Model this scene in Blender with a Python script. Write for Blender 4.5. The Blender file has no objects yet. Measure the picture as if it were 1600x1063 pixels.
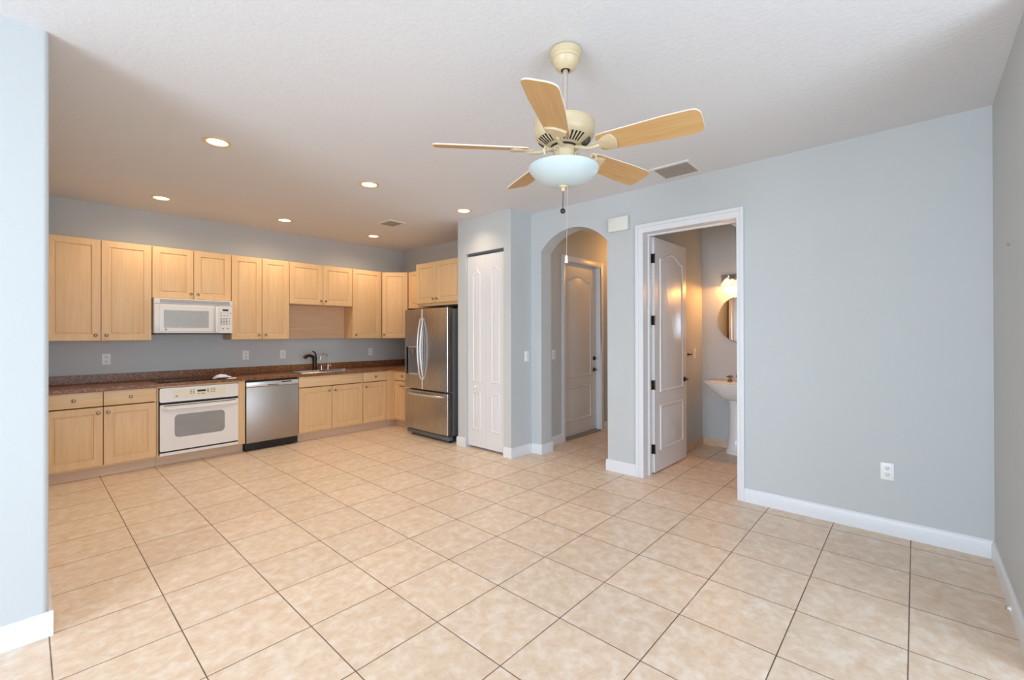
import bpy, bmesh, math, random
from mathutils import Vector, Matrix

random.seed(7)
PI = math.pi
S = bpy.context.scene
COL = S.collection

# ------------------------------------------------------------------ camera
CAM_H = 1.365
YAW, PITCH, ROLL, F_PX, CY = 0.8327, 0.0032, -0.0021, 693.02, 520.26
fwd0 = Vector((math.sin(YAW), math.cos(YAW), 0)); rt0 = Vector((math.cos(YAW), -math.sin(YAW), 0)); up0 = Vector((0, 0, 1))
fwd = fwd0 * math.cos(PITCH) + up0 * math.sin(PITCH)
upv = -fwd0 * math.sin(PITCH) + up0 * math.cos(PITCH)
rt = rt0 * math.cos(ROLL) + upv * math.sin(ROLL)
up = -rt0 * math.sin(ROLL) + upv * math.cos(ROLL)
cam = bpy.data.objects.new('camera', bpy.data.cameras.new('camera'))
COL.objects.link(cam)
M = Matrix((rt, up, -fwd)).transposed().to_4x4(); M.translation = Vector((0, 0, CAM_H))
cam.matrix_world = M
cam.data.sensor_fit = 'HORIZONTAL'; cam.data.sensor_width = 36
cam.data.lens = F_PX * 36 / 1600
cam.data.shift_y = -(531.5 - CY) / 1600
cam.data.clip_start = 0.02
S.camera = cam

# ------------------------------------------------------------------ light and exposure
S.view_settings.view_transform = 'Standard'; S.view_settings.look = 'None'
S.view_settings.gamma = 1; S.view_settings.use_curve_mapping = False
S.view_settings.exposure = 0.30
W = bpy.data.worlds.new('world'); S.world = W; W.use_nodes = True
W.node_tree.nodes['Background'].inputs[0].default_value = (0.62, 0.78, 1.0, 1)
W.node_tree.nodes['Background'].inputs[1].default_value = 1.0
try:
    S.cycles.max_bounces = 12; S.cycles.diffuse_bounces = 8; S.cycles.glossy_bounces = 4
except Exception:
    pass

DAY = (0.655, 0.82, 1.0)
WARM = (1.0, 0.80, 0.57)

def area_light(name, loc, rot, sx, sy, power, col, spread=PI):
    l = bpy.data.lights.new(name, 'AREA'); l.shape = 'RECTANGLE'; l.size = sx; l.size_y = sy
    l.energy = power; l.color = col; l.spread = spread
    o = bpy.data.objects.new(name, l); COL.objects.link(o); o.location = loc; o.rotation_euler = rot
    return o

# daylight through the unseen patio door and an added rear door behind the camera
area_light('daylight_patio_door', (-3.85, 0.70, 1.2), (0, -PI / 2 + 0.12, 0), 2.2, 2.5, 190, DAY)
area_light('daylight_added_door', (0.40, -3.05, 1.2), (PI / 2 - 0.25, 0, 0), 3.9, 2.2, 128, DAY)  # area lamp at the added rear door, placed to even out the daylight

DOWNLIGHT_W = (42, 42, 13, 22, 22, 22)
BATH_W = 9.5
HALL_W = 9

# ------------------------------------------------------------------ materials
def sl(c):
    return c / 12.92 if c <= 0.04045 else ((c + 0.055) / 1.055) ** 2.4
def rgb(r, g, b):
    return (sl(r / 255), sl(g / 255), sl(b / 255), 1)

class Mat:
    def __init__(s, name):
        s.m = bpy.data.materials.new(name); s.m.use_nodes = True
        s.t = s.m.node_tree; s.n = s.t.nodes; s.l = s.t.links
        s.b = s.n['Principled BSDF']
    def node(s, typ, **kw):
        n = s.n.new(typ)
        for k, v in kw.items():
            if hasattr(n, k): setattr(n, k, v)
        return n
    def link(s, a, b): s.l.new(a, b)
    def coords(s, scale=(1, 1, 1)):
        tc = s.node('ShaderNodeTexCoord'); mp = s.node('ShaderNodeMapping')
        mp.inputs['Scale'].default_value = scale
        s.link(tc.outputs['Object'], mp.inputs['Vector'])
        return mp.outputs['Vector']
    def noise(s, vec, scale, detail=4, rough=0.5, dist=0.0):
        n = s.node('ShaderNodeTexNoise')
        n.inputs['Scale'].default_value = scale; n.inputs['Detail'].default_value = detail
        n.inputs['Roughness'].default_value = rough; n.inputs['Distortion'].default_value = dist
        if vec is not None: s.link(vec, n.inputs['Vector'])
        return n.outputs['Fac']
    def ramp(s, fac, stops):
        r = s.node('ShaderNodeValToRGB'); e = r.color_ramp.elements
        while len(e) < len(stops): e.new(0.5)
        for i, (p, c) in enumerate(stops): e[i].position = p; e[i].color = c
        s.link(fac, r.inputs['Fac'])
        return r.outputs['Color']
    def math(s, op, a, b=None, c=None):
        n = s.node('ShaderNodeMath'); n.operation = op
        for i, v in enumerate((a, b, c)):
            if v is None: continue
            if isinstance(v, (int, float)): n.inputs[i].default_value = v
            else: s.link(v, n.inputs[i])
        return n.outputs[0]
    def mix(s, fac, a, b, blend='MIX'):
        n = s.node('ShaderNodeMix'); n.data_type = 'RGBA'; n.blend_type = blend
        for sock, v in ((n.inputs[0], fac), (n.inputs[6], a), (n.inputs[7], b)):
            if isinstance(v, (int, float, tuple)): sock.default_value = v
            else: s.link(v, sock)
        return n.outputs[2]
    def bump(s, h, strength, dist=0.01):
        n = s.node('ShaderNodeBump'); n.inputs['Strength'].default_value = strength
        n.inputs['Distance'].default_value = dist
        s.link(h, n.inputs['Height']); s.link(n.outputs['Normal'], s.b.inputs['Normal'])
    def base(s, v):
        if isinstance(v, tuple): s.b.inputs['Base Color'].default_value = v
        else: s.link(v, s.b.inputs['Base Color'])
    def set(s, **kw):
        for k, v in kw.items():
            s.b.inputs[k.replace('_', ' ')].default_value = v
        return s

def plain(name, col, rough=0.5, metal=0.0, var=0.03, scale=30, bump=0.0):
    """a plain coat with a little procedural unevenness"""
    m = Mat(name); v = m.coords()
    f = m.noise(v, scale, 3)
    lo = tuple(c * (1 - var) for c in col[:3]) + (1,); hi = tuple(min(1, c * (1 + var)) for c in col[:3]) + (1,)
    m.base(m.ramp(f, [(0.3, lo), (0.7, hi)]))
    m.set(Roughness=rough, Metallic=metal)
    if bump: m.bump(f, bump, 0.002)
    return m.m

def paint(name, col, rough=0.6, bscale=140, bs=0.12):
    m = Mat(name); v = m.coords()
    big = m.noise(v, 1.3, 2); f = m.noise(v, bscale, 3, 0.6)
    lo = tuple(c * 0.985 for c in col[:3]) + (1,)
    m.base(m.ramp(big, [(0.3, lo), (0.7, col)])); m.set(Roughness=rough)
    m.bump(f, bs, 0.004)
    return m.m

def make_ceiling():
    m = Mat('knockdown_ceiling'); v = m.coords()
    a = m.noise(v, 46, 4, 0.55, 0.4); f = m.ramp(a, [(0.45, (0, 0, 0, 1)), (0.6, (1, 1, 1, 1))])
    m.base(rgb(220, 220, 222)); m.set(Roughness=0.8); m.bump(f, 0.13, 0.005)
    return m.m

TILE, TX0, TY0 = 0.41376, 2.5596, 0.0277
def make_floor(name='ceramic_floor_tile'):
    m = Mat(name)
    tc = m.node('ShaderNodeTexCoord'); sep = m.node('ShaderNodeSeparateXYZ')
    m.link(tc.outputs['Object'], sep.inputs[0])
    u = m.math('MULTIPLY_ADD', sep.outputs[0], 1 / TILE, -TX0 / TILE)
    w = m.math('MULTIPLY_ADD', sep.outputs[1], 1 / TILE, -TY0 / TILE)
    fu = m.math('FRACT', u); fw = m.math('FRACT', w)
    eu = m.math('MINIMUM', fu, m.math('SUBTRACT', 1, fu)); ew = m.math('MINIMUM', fw, m.math('SUBTRACT', 1, fw))
    e = m.math('MULTIPLY', m.math('MINIMUM', eu, ew), TILE)
    wob = m.math('MULTIPLY_ADD', m.noise(tc.outputs['Object'], 60, 2), 0.0008, -0.0004)
    e2 = m.math('ADD', e, wob)
    g = m.node('ShaderNodeMapRange'); g.inputs['From Min'].default_value = 0.0019; g.inputs['From Max'].default_value = 0.0029
    m.link(e2, g.inputs['Value'])
    idx = m.node('ShaderNodeCombineXYZ'); m.link(m.math('FLOOR', u), idx.inputs[0]); m.link(m.math('FLOOR', w), idx.inputs[1])
    wn = m.node('ShaderNodeTexWhiteNoise'); wn.noise_dimensions = '3D'; m.link(idx.outputs[0], wn.inputs['Vector'])
    off = m.node('ShaderNodeVectorMath'); off.operation = 'MULTIPLY_ADD'
    off.inputs[1].default_value = (9, 9, 9); m.link(wn.outputs['Color'], off.inputs[0]); m.link(tc.outputs['Object'], off.inputs[2])
    n1 = m.noise(off.outputs[0], 15, 6, 0.66, 0.25); n2 = m.noise(off.outputs[0], 3.2, 3, 0.5, 0.2); n3 = m.noise(off.outputs[0], 30, 4, 0.6)
    c = m.ramp(n1, [(0.30, rgb(211, 180, 149)), (0.50, rgb(224, 200, 175)), (0.70, rgb(239, 227, 213))])
    c = m.mix(m.math('MULTIPLY', n2, 0.35), c, rgb(222, 192, 164))
    c = m.mix(m.math('MULTIPLY', n3, 0.25), c, rgb(240, 224, 204))
    tint = m.math('MULTIPLY_ADD', wn.outputs['Value'], 0.07, 0.95)
    cc = m.node('ShaderNodeCombineColor'); [m.link(tint, cc.inputs[i]) for i in range(3)]
    c = m.mix(1.0, c, cc.outputs[0], 'MULTIPLY')
    gn = m.noise(tc.outputs['Object'], 5, 3, 0.6)
    gc = m.ramp(gn, [(0.30, rgb(88, 66, 52)), (0.60, rgb(124, 100, 84)), (0.78, rgb(176, 156, 138))])
    m.base(m.mix(g.outputs[0], gc, c))
    r = m.node('ShaderNodeMapRange'); r.inputs['To Min'].default_value = 0.85; r.inputs['To Max'].default_value = 0.36
    m.link(g.outputs[0], r.inputs['Value']); m.link(r.outputs[0], m.b.inputs['Roughness'])
    m.bump(m.math('MULTIPLY_ADD', n3, 0.03, g.outputs[0]), 0.35, 0.0015)
    return m.m

def wood(name, c0, c1, c2, vertical=True, rough=0.42, axis=None):
    m = Mat(name)
    sc = (26, 26, 1.6) if vertical else (1.6, 26, 26)
    if axis == 'x': sc = (1.6, 26, 26)
    v = m.coords(sc); n = m.noise(v, 1.6, 5, 0.6, 0.5)
    v2 = m.coords((1, 1, 1)); n2 = m.noise(v2, 2.5, 3)
    c = m.ramp(n, [(0.25, c0), (0.5, c1), (0.75, c2)])
    c = m.mix(m.math('MULTIPLY', n2, 0.25), c, c1)
    m.base(c); m.set(Roughness=rough); m.bump(n, 0.03, 0.001)
    return m.m

def make_granite():
    m = Mat('brown_granite'); v = m.coords()
    vo = m.node('ShaderNodeTexVoronoi'); vo.inputs['Scale'].default_value = 170; m.link(v, vo.inputs['Vector'])
    sp = m.node('ShaderNodeSeparateColor'); m.link(vo.outputs['Color'], sp.inputs[0])
    n = m.noise(v, 60, 5, 0.7)
    c = m.ramp(sp.outputs[0], [(0.0, rgb(64, 36, 22)), (0.35, rgb(116, 71, 43)), (0.65, rgb(150, 97, 60)), (0.92, rgb(198, 148, 102))])
    c = m.mix(m.math('MULTIPLY', n, 0.6), c, rgb(118, 72, 46))
    m.base(c); m.set(Roughness=0.28); m.b.inputs['Specular IOR Level'].default_value = 0.3
    return m.m

def steel(name, col=(0.52, 0.49, 0.46, 1), rough=0.27, sc=(300, 300, 3)):
    m = Mat(name); v = m.coords(sc); n = m.noise(v, 1.0, 3)
    m.base(col); m.set(Metallic=1.0)
    r = m.node('ShaderNodeMapRange'); r.inputs['To Min'].default_value = rough - 0.02; r.inputs['To Max'].default_value = rough + 0.03
    m.link(n, r.inputs['Value']); m.link(r.outputs[0], m.b.inputs['Roughness'])
    return m.m

def glow(name, col, strength):
    m = Mat(name); m.base(col); m.b.inputs['Emission Color'].default_value = col
    m.b.inputs['Emission Strength'].default_value = strength
    return m.m

MT = {}
MT['wall'] = paint('pale_grey_green_wall_paint', rgb(195, 197, 196))
MT['ceiling'] = make_ceiling()
MT['floor'] = make_floor()
mm = Mat('ceramic_base_tile'); v = mm.coords(); mm.base(mm.ramp(mm.noise(v, 12, 5, 0.6), [(0.3, rgb(206, 172, 138)), (0.7, rgb(226, 202, 176))])); mm.set(Roughness=0.4); MT['tile_base'] = mm.m
MT['trim'] = plain('white_semi_gloss_trim', rgb(224, 224, 225), 0.32, var=0.01)
MT['door'] = plain('white_painted_door', rgb(219, 217, 216), 0.34, var=0.01)
MT['maple'] = wood('maple_door_wood', rgb(217, 176, 128), rgb(225, 186, 138), rgb(231, 195, 149))
MT['maple_h'] = wood('maple_drawer_wood', rgb(218, 180, 133), rgb(228, 193, 148), rgb(236, 205, 163), False)
MT['maple_panel'] = wood('bare_maple_panel', rgb(206, 166, 128), rgb(216, 178, 142), rgb(224, 190, 156), False, 0.6)
MT['toe'] = wood('toe_kick_laminate', rgb(204, 172, 142), rgb(216, 186, 156), rgb(226, 198, 170), False, 0.5)
MT['granite'] = make_granite()
MT['steel'] = steel('brushed_steel')
MT['steel_satin'] = steel('satin_steel_door', (0.44, 0.40, 0.365, 1), 0.42, (120, 120, 2))
MT['steel_dark'] = plain('grey_painted_steel', rgb(110, 112, 114), 0.4, 0.3)
MT['chrome'] = plain('polished_chrome', (0.75, 0.75, 0.76, 1), 0.12, 1.0, 0.01)
MT['satin'] = plain('satin_silver_handle', rgb(214, 212, 210), 0.3, 0.75, 0.02)
MT['nickel'] = plain('antique_nickel_knob', rgb(150, 134, 116), 0.3, 1.0, 0.05)
MT['bronze'] = plain('oil_rubbed_bronze', rgb(66, 54, 46), 0.35, 0.8, 0.1)
MT['brass'] = plain('aged_brass', rgb(150, 116, 74), 0.3, 1.0, 0.1)
MT['bisque'] = plain('bisque_enamel', rgb(234, 230, 226), 0.25, var=0.01)
MT['cream_plastic'] = plain('cream_control_plastic', rgb(232, 224, 200), 0.35, var=0.01)
MT['white_plastic'] = plain('white_plastic', rgb(238, 238, 236), 0.35, var=0.01)
MT['ivory_plastic'] = plain('ivory_plastic', rgb(226, 224, 214), 0.4, var=0.01)
MT['grey_mark'] = plain('grey_print', rgb(150, 146, 140), 0.5)
MT['black'] = plain('black_plastic', rgb(22, 21, 22), 0.3, var=0.1)
MT['dark'] = plain('dark_void', rgb(34, 32, 30), 0.7, var=0.1)
MT['black_glass'] = plain('black_ceramic_glass', rgb(16, 14, 14), 0.06, var=0.05)
MT['black_glass'].node_tree.nodes['Principled BSDF'].inputs['Specular IOR Level'].default_value = 0.25
MT['oven_glass'] = plain('oven_window_glass', rgb(150, 148, 148), 0.12, var=0.05, scale=8)
MT['micro_glass'] = plain('microwave_window_mesh', rgb(176, 178, 178), 0.2, var=0.04)
MT['fan_cream'] = plain('antique_cream_enamel', rgb(204, 184, 148), 0.35, var=0.05, scale=14)
MT['fan_rod'] = plain('pale_taupe_metal', rgb(196, 182, 168), 0.3, 0.4)
MT['blade'] = wood('light_oak_blade', rgb(184, 142, 90), rgb(196, 155, 102), rgb(204, 166, 116), False, 0.45)
MT['blade_edge'] = plain('white_blade_top', rgb(232, 224, 208), 0.4)
MT['porcelain'] = plain('white_porcelain', rgb(240, 238, 235), 0.12, var=0.01)
MT['paper'] = plain('crumpled_white_paper', rgb(242, 242, 244), 0.6, var=0.03)
MT['vent_metal'] = plain('white_vent_metal', rgb(222, 220, 214), 0.5)
MT['vent_dark'] = plain('brown_grey_louver', rgb(160, 150, 142), 0.6, var=0.1)  # slats in a darker brownish grey than the vent frame
MT['gold_ring'] = plain('warm_white_trim_ring', rgb(232, 206, 158), 0.3, 0.2)
MT['lamp'] = glow('lit_lamp_lens', (1.0, 0.90, 0.70, 1), 5.0)
sg = Mat('lit_frosted_glass_shade'); tb = sg.node('ShaderNodeBsdfTransparent'); eb = sg.node('ShaderNodeEmission'); eb.inputs[0].default_value = (1.0, 0.74, 0.40, 1); eb.inputs[1].default_value = 1.5
nz = sg.noise(sg.coords(), 30, 2); sx = sg.node('ShaderNodeMixShader'); sg.link(sg.math('MULTIPLY_ADD', nz, 0.1, 0.62), sx.inputs[0])
sg.link(tb.outputs[0], sx.inputs[1]); sg.link(eb.outputs[0], sx.inputs[2]); sg.link(sx.outputs[0], sg.n['Material Output'].inputs['Surface'])
MT['shade_glow'] = sg.m
MT['threshold'] = plain('aluminium_threshold', rgb(150, 140, 128), 0.5, 0.3)
mm = Mat('frosted_bowl_glass'); mm.base(rgb(192, 205, 206)); mm.set(Roughness=0.35, Transmission_Weight=0.0)
mm.b.inputs['Subsurface Weight'].default_value = 0.25; mm.b.inputs['Subsurface Radius'].default_value = (0.05, 0.05, 0.05)
mm.b.inputs['Subsurface Scale'].default_value = 0.3
MT['bowl'] = mm.m
mm = Mat('mirror_glass'); mm.base((0.88, 0.90, 0.90, 1)); mm.set(Metallic=1.0, Roughness=0.02); MT['mirror'] = mm.m
mm = Mat('window_glass'); tr = mm.node('ShaderNodeBsdfTransparent'); gl = mm.node('ShaderNodeBsdfGlossy'); gl.inputs['Roughness'].default_value = 0.02
mx = mm.node('ShaderNodeMixShader'); mx.inputs[0].default_value = 0.06
mm.link(tr.outputs[0], mx.inputs[1]); mm.link(gl.outputs[0], mx.inputs[2]); mm.link(mx.outputs[0], mm.n['Material Output'].inputs['Surface'])
MT['glass'] = mm.m

# ------------------------------------------------------------------ mesh builder
class MB:
    def __init__(s): s.bm = bmesh.new()
    def box(s, x0, x1, y0, y1, z0, z1, bev=0.0, seg=2):
        b = bmesh.new()
        bmesh.ops.create_cube(b, size=1)
        for v in b.verts:
            v.co = Vector(((x0 + x1) / 2 + v.co.x * (x1 - x0), (y0 + y1) / 2 + v.co.y * (y1 - y0), (z0 + z1) / 2 + v.co.z * (z1 - z0)))
        if bev: bmesh.ops.bevel(b, geom=b.edges[:], offset=bev, segments=seg, affect='EDGES', profile=0.5)
        s.merge(b); return s
    def merge(s, b, mat=None):
        if mat is not None: bmesh.ops.transform(b, matrix=mat, verts=b.verts)
        me = bpy.data.meshes.new('tmp'); b.to_mesh(me); b.free(); s.bm.from_mesh(me); bpy.data.meshes.remove(me)
    def loft(s, loops, cap0=True, cap1=True, closed=True):
        vs = [[s.bm.verts.new(p) for p in L] for L in loops]
        n = len(vs[0])
        for a, b in zip(vs, vs[1:]):
            for i in range(n if closed else n - 1):
                j = (i + 1) % n
                try: s.bm.faces.new((a[i], a[j], b[j], b[i]))
                except ValueError: pass
        if cap0: s.bm.faces.new(list(reversed(vs[0])))
        if cap1: s.bm.faces.new(vs[-1])
        return s
    def lathe(s, prof, c=(0, 0, 0), n=32, axis='z', cap0=True, cap1=True, a=1.0, b=1.0):
        loops = []
        for r, h in prof:
            L = []
            for i in range(n):
                t = 2 * PI * i / n; p, q = r * math.cos(t) * a, r * math.sin(t) * b
                if axis == 'z': v = (c[0] + p, c[1] + q, c[2] + h)
                elif axis == 'y': v = (c[0] + p, c[1] + h, c[2] + q)
                else: v = (c[0] + h, c[1] + p, c[2] + q)
                L.append(v)
            loops.append(L)
        return s.loft(loops, cap0, cap1)
    def tube(s, pts, r, n=10, cap=True):
        pts = [Vector(p) for p in pts]; rs = r if isinstance(r, (list, tuple)) else [r] * len(pts)
        loops = []; ref = None
        for i, p in enumerate(pts):
            t = (pts[min(i + 1, len(pts) - 1)] - pts[max(i - 1, 0)]).normalized()
            if ref is None:
                ref = Vector((0, 0, 1)) if abs(t.z) < 0.9 else Vector((1, 0, 0))
            u = (ref - t * ref.dot(t)).normalized(); ref = u; v = t.cross(u)
            loops.append([p + (u * math.cos(2 * PI * k / n) + v * math.sin(2 * PI * k / n)) * rs[i] for k in range(n)])
        return s.loft(loops, cap, cap)
    def prism(s, poly, a0, a1, axis='y'):
        """poly in the other two axes, extruded along axis"""
        def P(p, h):
            return {'y': (p[0], h, p[1]), 'x': (h, p[0], p[1]), 'z': (p[0], p[1], h)}[axis]
        return s.loft([[P(p, a0) for p in poly], [P(p, a1) for p in poly]])
    def rings(s, outs, cap_last=True, cap_first=False):
        return s.loft(outs, cap_first, cap_last)
    def xform(s, mat): bmesh.ops.transform(s.bm, matrix=mat, verts=s.bm.verts); return s
    def build(s, name, mat, parent=None, sharp=32, smooth=True):
        bmesh.ops.remove_doubles(s.bm, verts=s.bm.verts, dist=1e-6)
        bmesh.ops.recalc_face_normals(s.bm, faces=s.bm.faces)
        me = bpy.data.meshes.new(name); s.bm.to_mesh(me); s.bm.free()
        if smooth:
            for p in me.polygons: p.use_smooth = True
            me.set_sharp_from_angle(angle=math.radians(sharp))
        me.materials.append(MT[mat] if isinstance(mat, str) else mat)
        o = bpy.data.objects.new(name, me); COL.objects.link(o)
        if parent is not None: o.parent = parent
        return o

def rrect(x0, x1, z0, z1, r, n=5):
    out = []
    for cx, cz, a0 in ((x1 - r, z0 + r, -PI / 2), (x1 - r, z1 - r, 0), (x0 + r, z1 - r, PI / 2), (x0 + r, z0 + r, PI)):
        for k in range(n + 1):
            a = a0 + k / n * PI / 2; out.append((cx + r * math.cos(a), cz + r * math.sin(a)))
    return out

def thing(name, label, cat, loc=(0, 0, 0), rotz=0.0, group=None):
    o = bpy.data.objects.new(name, None); COL.objects.link(o)
    o.empty_display_size = 0.1
    o.location = loc; o.rotation_euler = (0, 0, rotz); o['label'] = label; o['category'] = cat
    if group: o['group'] = group
    return o
def tag(o, label, cat, group=None):
    o['label'] = label; o['category'] = cat
    if group: o['group'] = group
    return o
def struct(o, label=None):
    o['kind'] = 'structure'
    if label: o['label'] = label
    return o
def sgroup(name, label, loc=(0, 0, 0), rotz=0.0):
    o = bpy.data.objects.new(name, None); COL.objects.link(o); o.location = loc; o.rotation_euler = (0, 0, rotz)
    return struct(o, label)
def dup(root, loc, label, group=None, rotz=None):
    r = root.copy(); COL.objects.link(r); r.location = loc; r['label'] = label
    if rotz is not None: r.rotation_euler = (0, 0, rotz)
    if group: r['group'] = group
    for ch in list(root.children):
        c = ch.copy(); COL.objects.link(c); c.parent = r
        for g in ch.children:
            d = g.copy(); COL.objects.link(d); d.parent = c
    return r

# ================================================================== ROOM SHELL
CEIL = 2.75
XR = 3.95; XB = 4.135          # right wall: room face / hall face
YK = 6.35; XK = 4.29           # kitchen back wall, kitchen side wall
YF = -0.35                     # wall running beside the camera
YR = -3.20                     # far wall of the living room, behind the camera
YH = 3.30                      # hall door wall
XW = -4.00                     # window wall
YW = 2.92                      # wall stub
FLOOR_X1, FLOOR_Y1 = 6.7, 6.6

struct(MB().box(XW - 0.2, FLOOR_X1, YR - 0.2, FLOOR_Y1, -0.12, 0.0).build('floor', 'floor', smooth=False), 'cream ceramic tile floor with brown grout')
struct(MB().box(XW - 0.2, FLOOR_X1, YR - 0.2, FLOOR_Y1, CEIL, CEIL + 0.1).build('ceiling', 'ceiling', smooth=False), 'white knockdown textured ceiling')

# right wall with arch and powder-room doorway: outline in (y, z)
def arch_pts(y0, y1, zs, rise, n=20):
    w = (y1 - y0) / 2; R = (w * w + rise * rise) / (2 * rise); c = (y0 + y1) / 2
    return [(c + w * (1 - 2 * k / n), zs + math.sqrt(max(0, R * R - (w * (1 - 2 * k / n)) ** 2)) - (R - rise)) for k in range(n + 1)]
AY0, AY1 = 2.293, 3.143
outline = [(YF, 0), (YF, CEIL), (3.29, CEIL), (3.29, 0), (AY1, 0)] + arch_pts(AY0, AY1, 2.303, 0.206) + [(AY0, 0), (1.925, 0), (1.925, 2.34), (1.07, 2.34), (1.07, 0)]
struct(MB().prism(outline, XR, XB, 'x').build('wall_right', 'wall', sharp=40), 'pale grey wall with an arched opening and a doorway')
struct(MB().prism([(2.70, YR), (2.85, YR), (2.85, YF - 0.15), (XB, YF - 0.15), (XB, YF), (2.70, YF)], 0, CEIL, 'z').build('wall_front', 'wall'), 'grey wall at the edge of the picture')
struct(MB().prism([(XW - 0.15, 0), (XW - 0.15, CEIL), (2.85, CEIL), (2.85, 0), (2.40, 0), (2.40, 2.35), (-1.60, 2.35), (-1.60, 0)], YR - 0.15, YR, 'y').build('wall_rear', 'wall'))
w2 = sgroup('window_2_added', 'wide sliding glass door added behind the camera for daylight', (-1.60, YR - 0.11, 0))  # added, unseen opening that brings daylight into the kitchen
m = MB()
for x0, x1 in ((0.0, 0.06), (1.30, 1.36), (2.64, 2.70), (3.94, 4.0)): m.box(x0, x1, 0, 0.05, 0.05, 2.29)
m.box(0, 4.0, 0, 0.05, 0, 0.05); m.box(0, 4.0, 0, 0.05, 2.29, 2.35)
struct(m.build('window_frame', 'trim', w2))
struct(MB().box(0.06, 1.30, 0.021, 0.029, 0.05, 2.29).box(1.36, 2.64, 0.021, 0.029, 0.05, 2.29).box(2.70, 3.94, 0.021, 0.029, 0.05, 2.29).build('window_glass', 'glass', w2))
# wall stub that hides the end of the kitchen, rounded drywall corner
pts = [(XW, YW)] + [(0.075 - 0.02 + 0.02 * math.sin(a), YW + 0.02 - 0.02 * math.cos(a)) for a in [k * PI / 10 for k in range(6)]] + [(0.075, YK), (XW, YK)]
struct(MB().prism(pts, 0, CEIL, 'z').build('wall_left', 'wall', sharp=40), 'bright pale blue wall end beside the kitchen')
struct(MB().box(0.075, XK + 0.15, YK, YK + 0.15, 0, CEIL).build('wall_back', 'wall'), 'kitchen wall behind the cabinets')
struct(MB().box(XK, XK + 0.12, 4.175, YK, 0, CEIL).build('wall_kitchen_side', 'wall'), 'short kitchen wall behind the refrigerator')
# pantry closet
PY0, PY1 = 3.398, 4.03
m = MB(); XP = 3.60
po = [(3.29, 0), (3.29, CEIL), (4.175, CEIL), (4.175, 0), (PY1, 0), (PY1, 2.335), (PY0, 2.335), (PY0, 0)]
m.prism(po, XP, XP + 0.11, 'x')
m.box(XP + 0.11, XB, 3.29, 3.40, 0, CEIL); m.box(XP + 0.11, XK + 0.12, 4.065, 4.175, 0, CEIL)
struct(m.build('wall_pantry', 'wall'), 'pantry closet walls beside the refrigerator')
# hall and powder room
struct(MB().prism([(XB, 0), (XB, CEIL), (6.5, CEIL), (6.5, 0), (5.505, 0), (5.505, 2.315), (4.605, 2.315), (4.605, 0)], YH, YH + 0.14, 'y').build('wall_hall', 'wall'), 'hall wall with a white door, seen through the arch')
struct(MB().box(6.5, 6.6, 0.2, YH + 0.14, 0, CEIL).build('wall_hall_end', 'wall'))
struct(MB().box(XB, 6.5, 1.96, 2.12, 0, CEIL).build('wall_powder_side', 'wall'), 'side wall of the powder room')
struct(MB().box(5.66, 5.76, 0.3, 1.96, 0, CEIL).build('wall_powder_back', 'wall'), 'back wall of the powder room with the mirror')
struct(MB().box(XB, 5.66, 0.2, 0.3, 0, CEIL).build('wall_powder_far', 'wall'))
struct(MB().prism([(1.722, CEIL), (0.30, CEIL - 1.422 * 0.8), (0.30, CEIL)], XB, 5.66, 'x').build('ceiling_stair_soffit', 'wall'), 'sloping soffit over the powder room')
# window wall with sliding glass door, behind the camera
struct(MB().prism([(YR, 0), (YR, CEIL), (YW, CEIL), (YW, 0), (1.95, 0), (1.95, 2.35), (-0.60, 2.35), (-0.60, 0)], XW - 0.15, XW, 'x').build('wall_window_side', 'wall'))
w1 = sgroup('window_1', 'sliding glass patio door', (XW - 0.1, -0.60, 0))
m = MB()
for y0, y1 in ((0.0, 0.06), (1.245, 1.305), (2.49, 2.55)): m.box(0, 0.06, y0, y1, 0.04, 2.30)
m.box(0, 0.06, 0.0, 2.55, 0.0, 0.05); m.box(0, 0.06, 0.0, 2.55, 2.29, 2.35)
struct(m.build('window_frame', 'trim', w1))
struct(MB().box(0.026, 0.034, 0.06, 1.245, 0.05, 2.29).box(0.026, 0.034, 1.305, 2.49, 0.05, 2.29).build('window_glass', 'glass', w1))

# ---- baseboards
BH, BT = 0.11, 0.015
def bb_profile(mb, p0, p1, nrm):
    """a run from p0 to p1 with room-side normal nrm"""
    p0 = Vector((p0[0], p0[1], 0)); p1 = Vector((p1[0], p1[1], 0)); n = Vector((nrm[0], nrm[1], 0))
    prof = [(0, 0), (BT, 0), (BT, BH - 0.022), (BT - 0.003, BH - 0.012), (0.006, BH), (0, BH)]
    mb.loft([[p + n * a + Vector((0, 0, h)) for a, h in prof] for p in (p0, p1)])
m = MB()
bb_profile(m, (XR, YF), (XR, 1.032), (-1, 0)); bb_profile(m, (XR, 1.984), (XR, AY0 + BT), (-1, 0))
bb_profile(m, (XR, AY0), (XB, AY0), (0, 1))
bb_profile(m, (XR, AY1 - BT), (XR, 3.29 - BT), (-1, 0)); bb_profile(m, (XR, AY1), (XB + BT, AY1), (0, -1))
struct(m.build('baseboard_right', 'trim'), 'white baseboard')
m = MB(); bb_profile(m, (2.70, YF), (XR - BT, YF), (0, 1)); struct(m.build('baseboard_front', 'trim'), 'white baseboard')
m = MB(); bb_profile(m, (XW, YW), (0.075 + BT, YW), (0, -1)); bb_profile(m, (0.075, YW), (0.075, 5.7), (1, 0)); struct(m.build('baseboard_left', 'trim'), 'white baseboard round the wall end')
m = MB(); bb_profile(m, (XP, 3.29 - BT), (XP, PY0), (-1, 0)); bb_profile(m, (XP, PY1 + 0.012), (XP, 4.175 + BT), (-1, 0))
bb_profile(m, (XP, 3.29), (XR - BT, 3.29), (0, -1)); bb_profile(m, (XP, 4.175), (XP + 0.02, 4.175), (0, 1))
struct(m.build('baseboard_pantry', 'trim'), 'white baseboard round the pantry')
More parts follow.
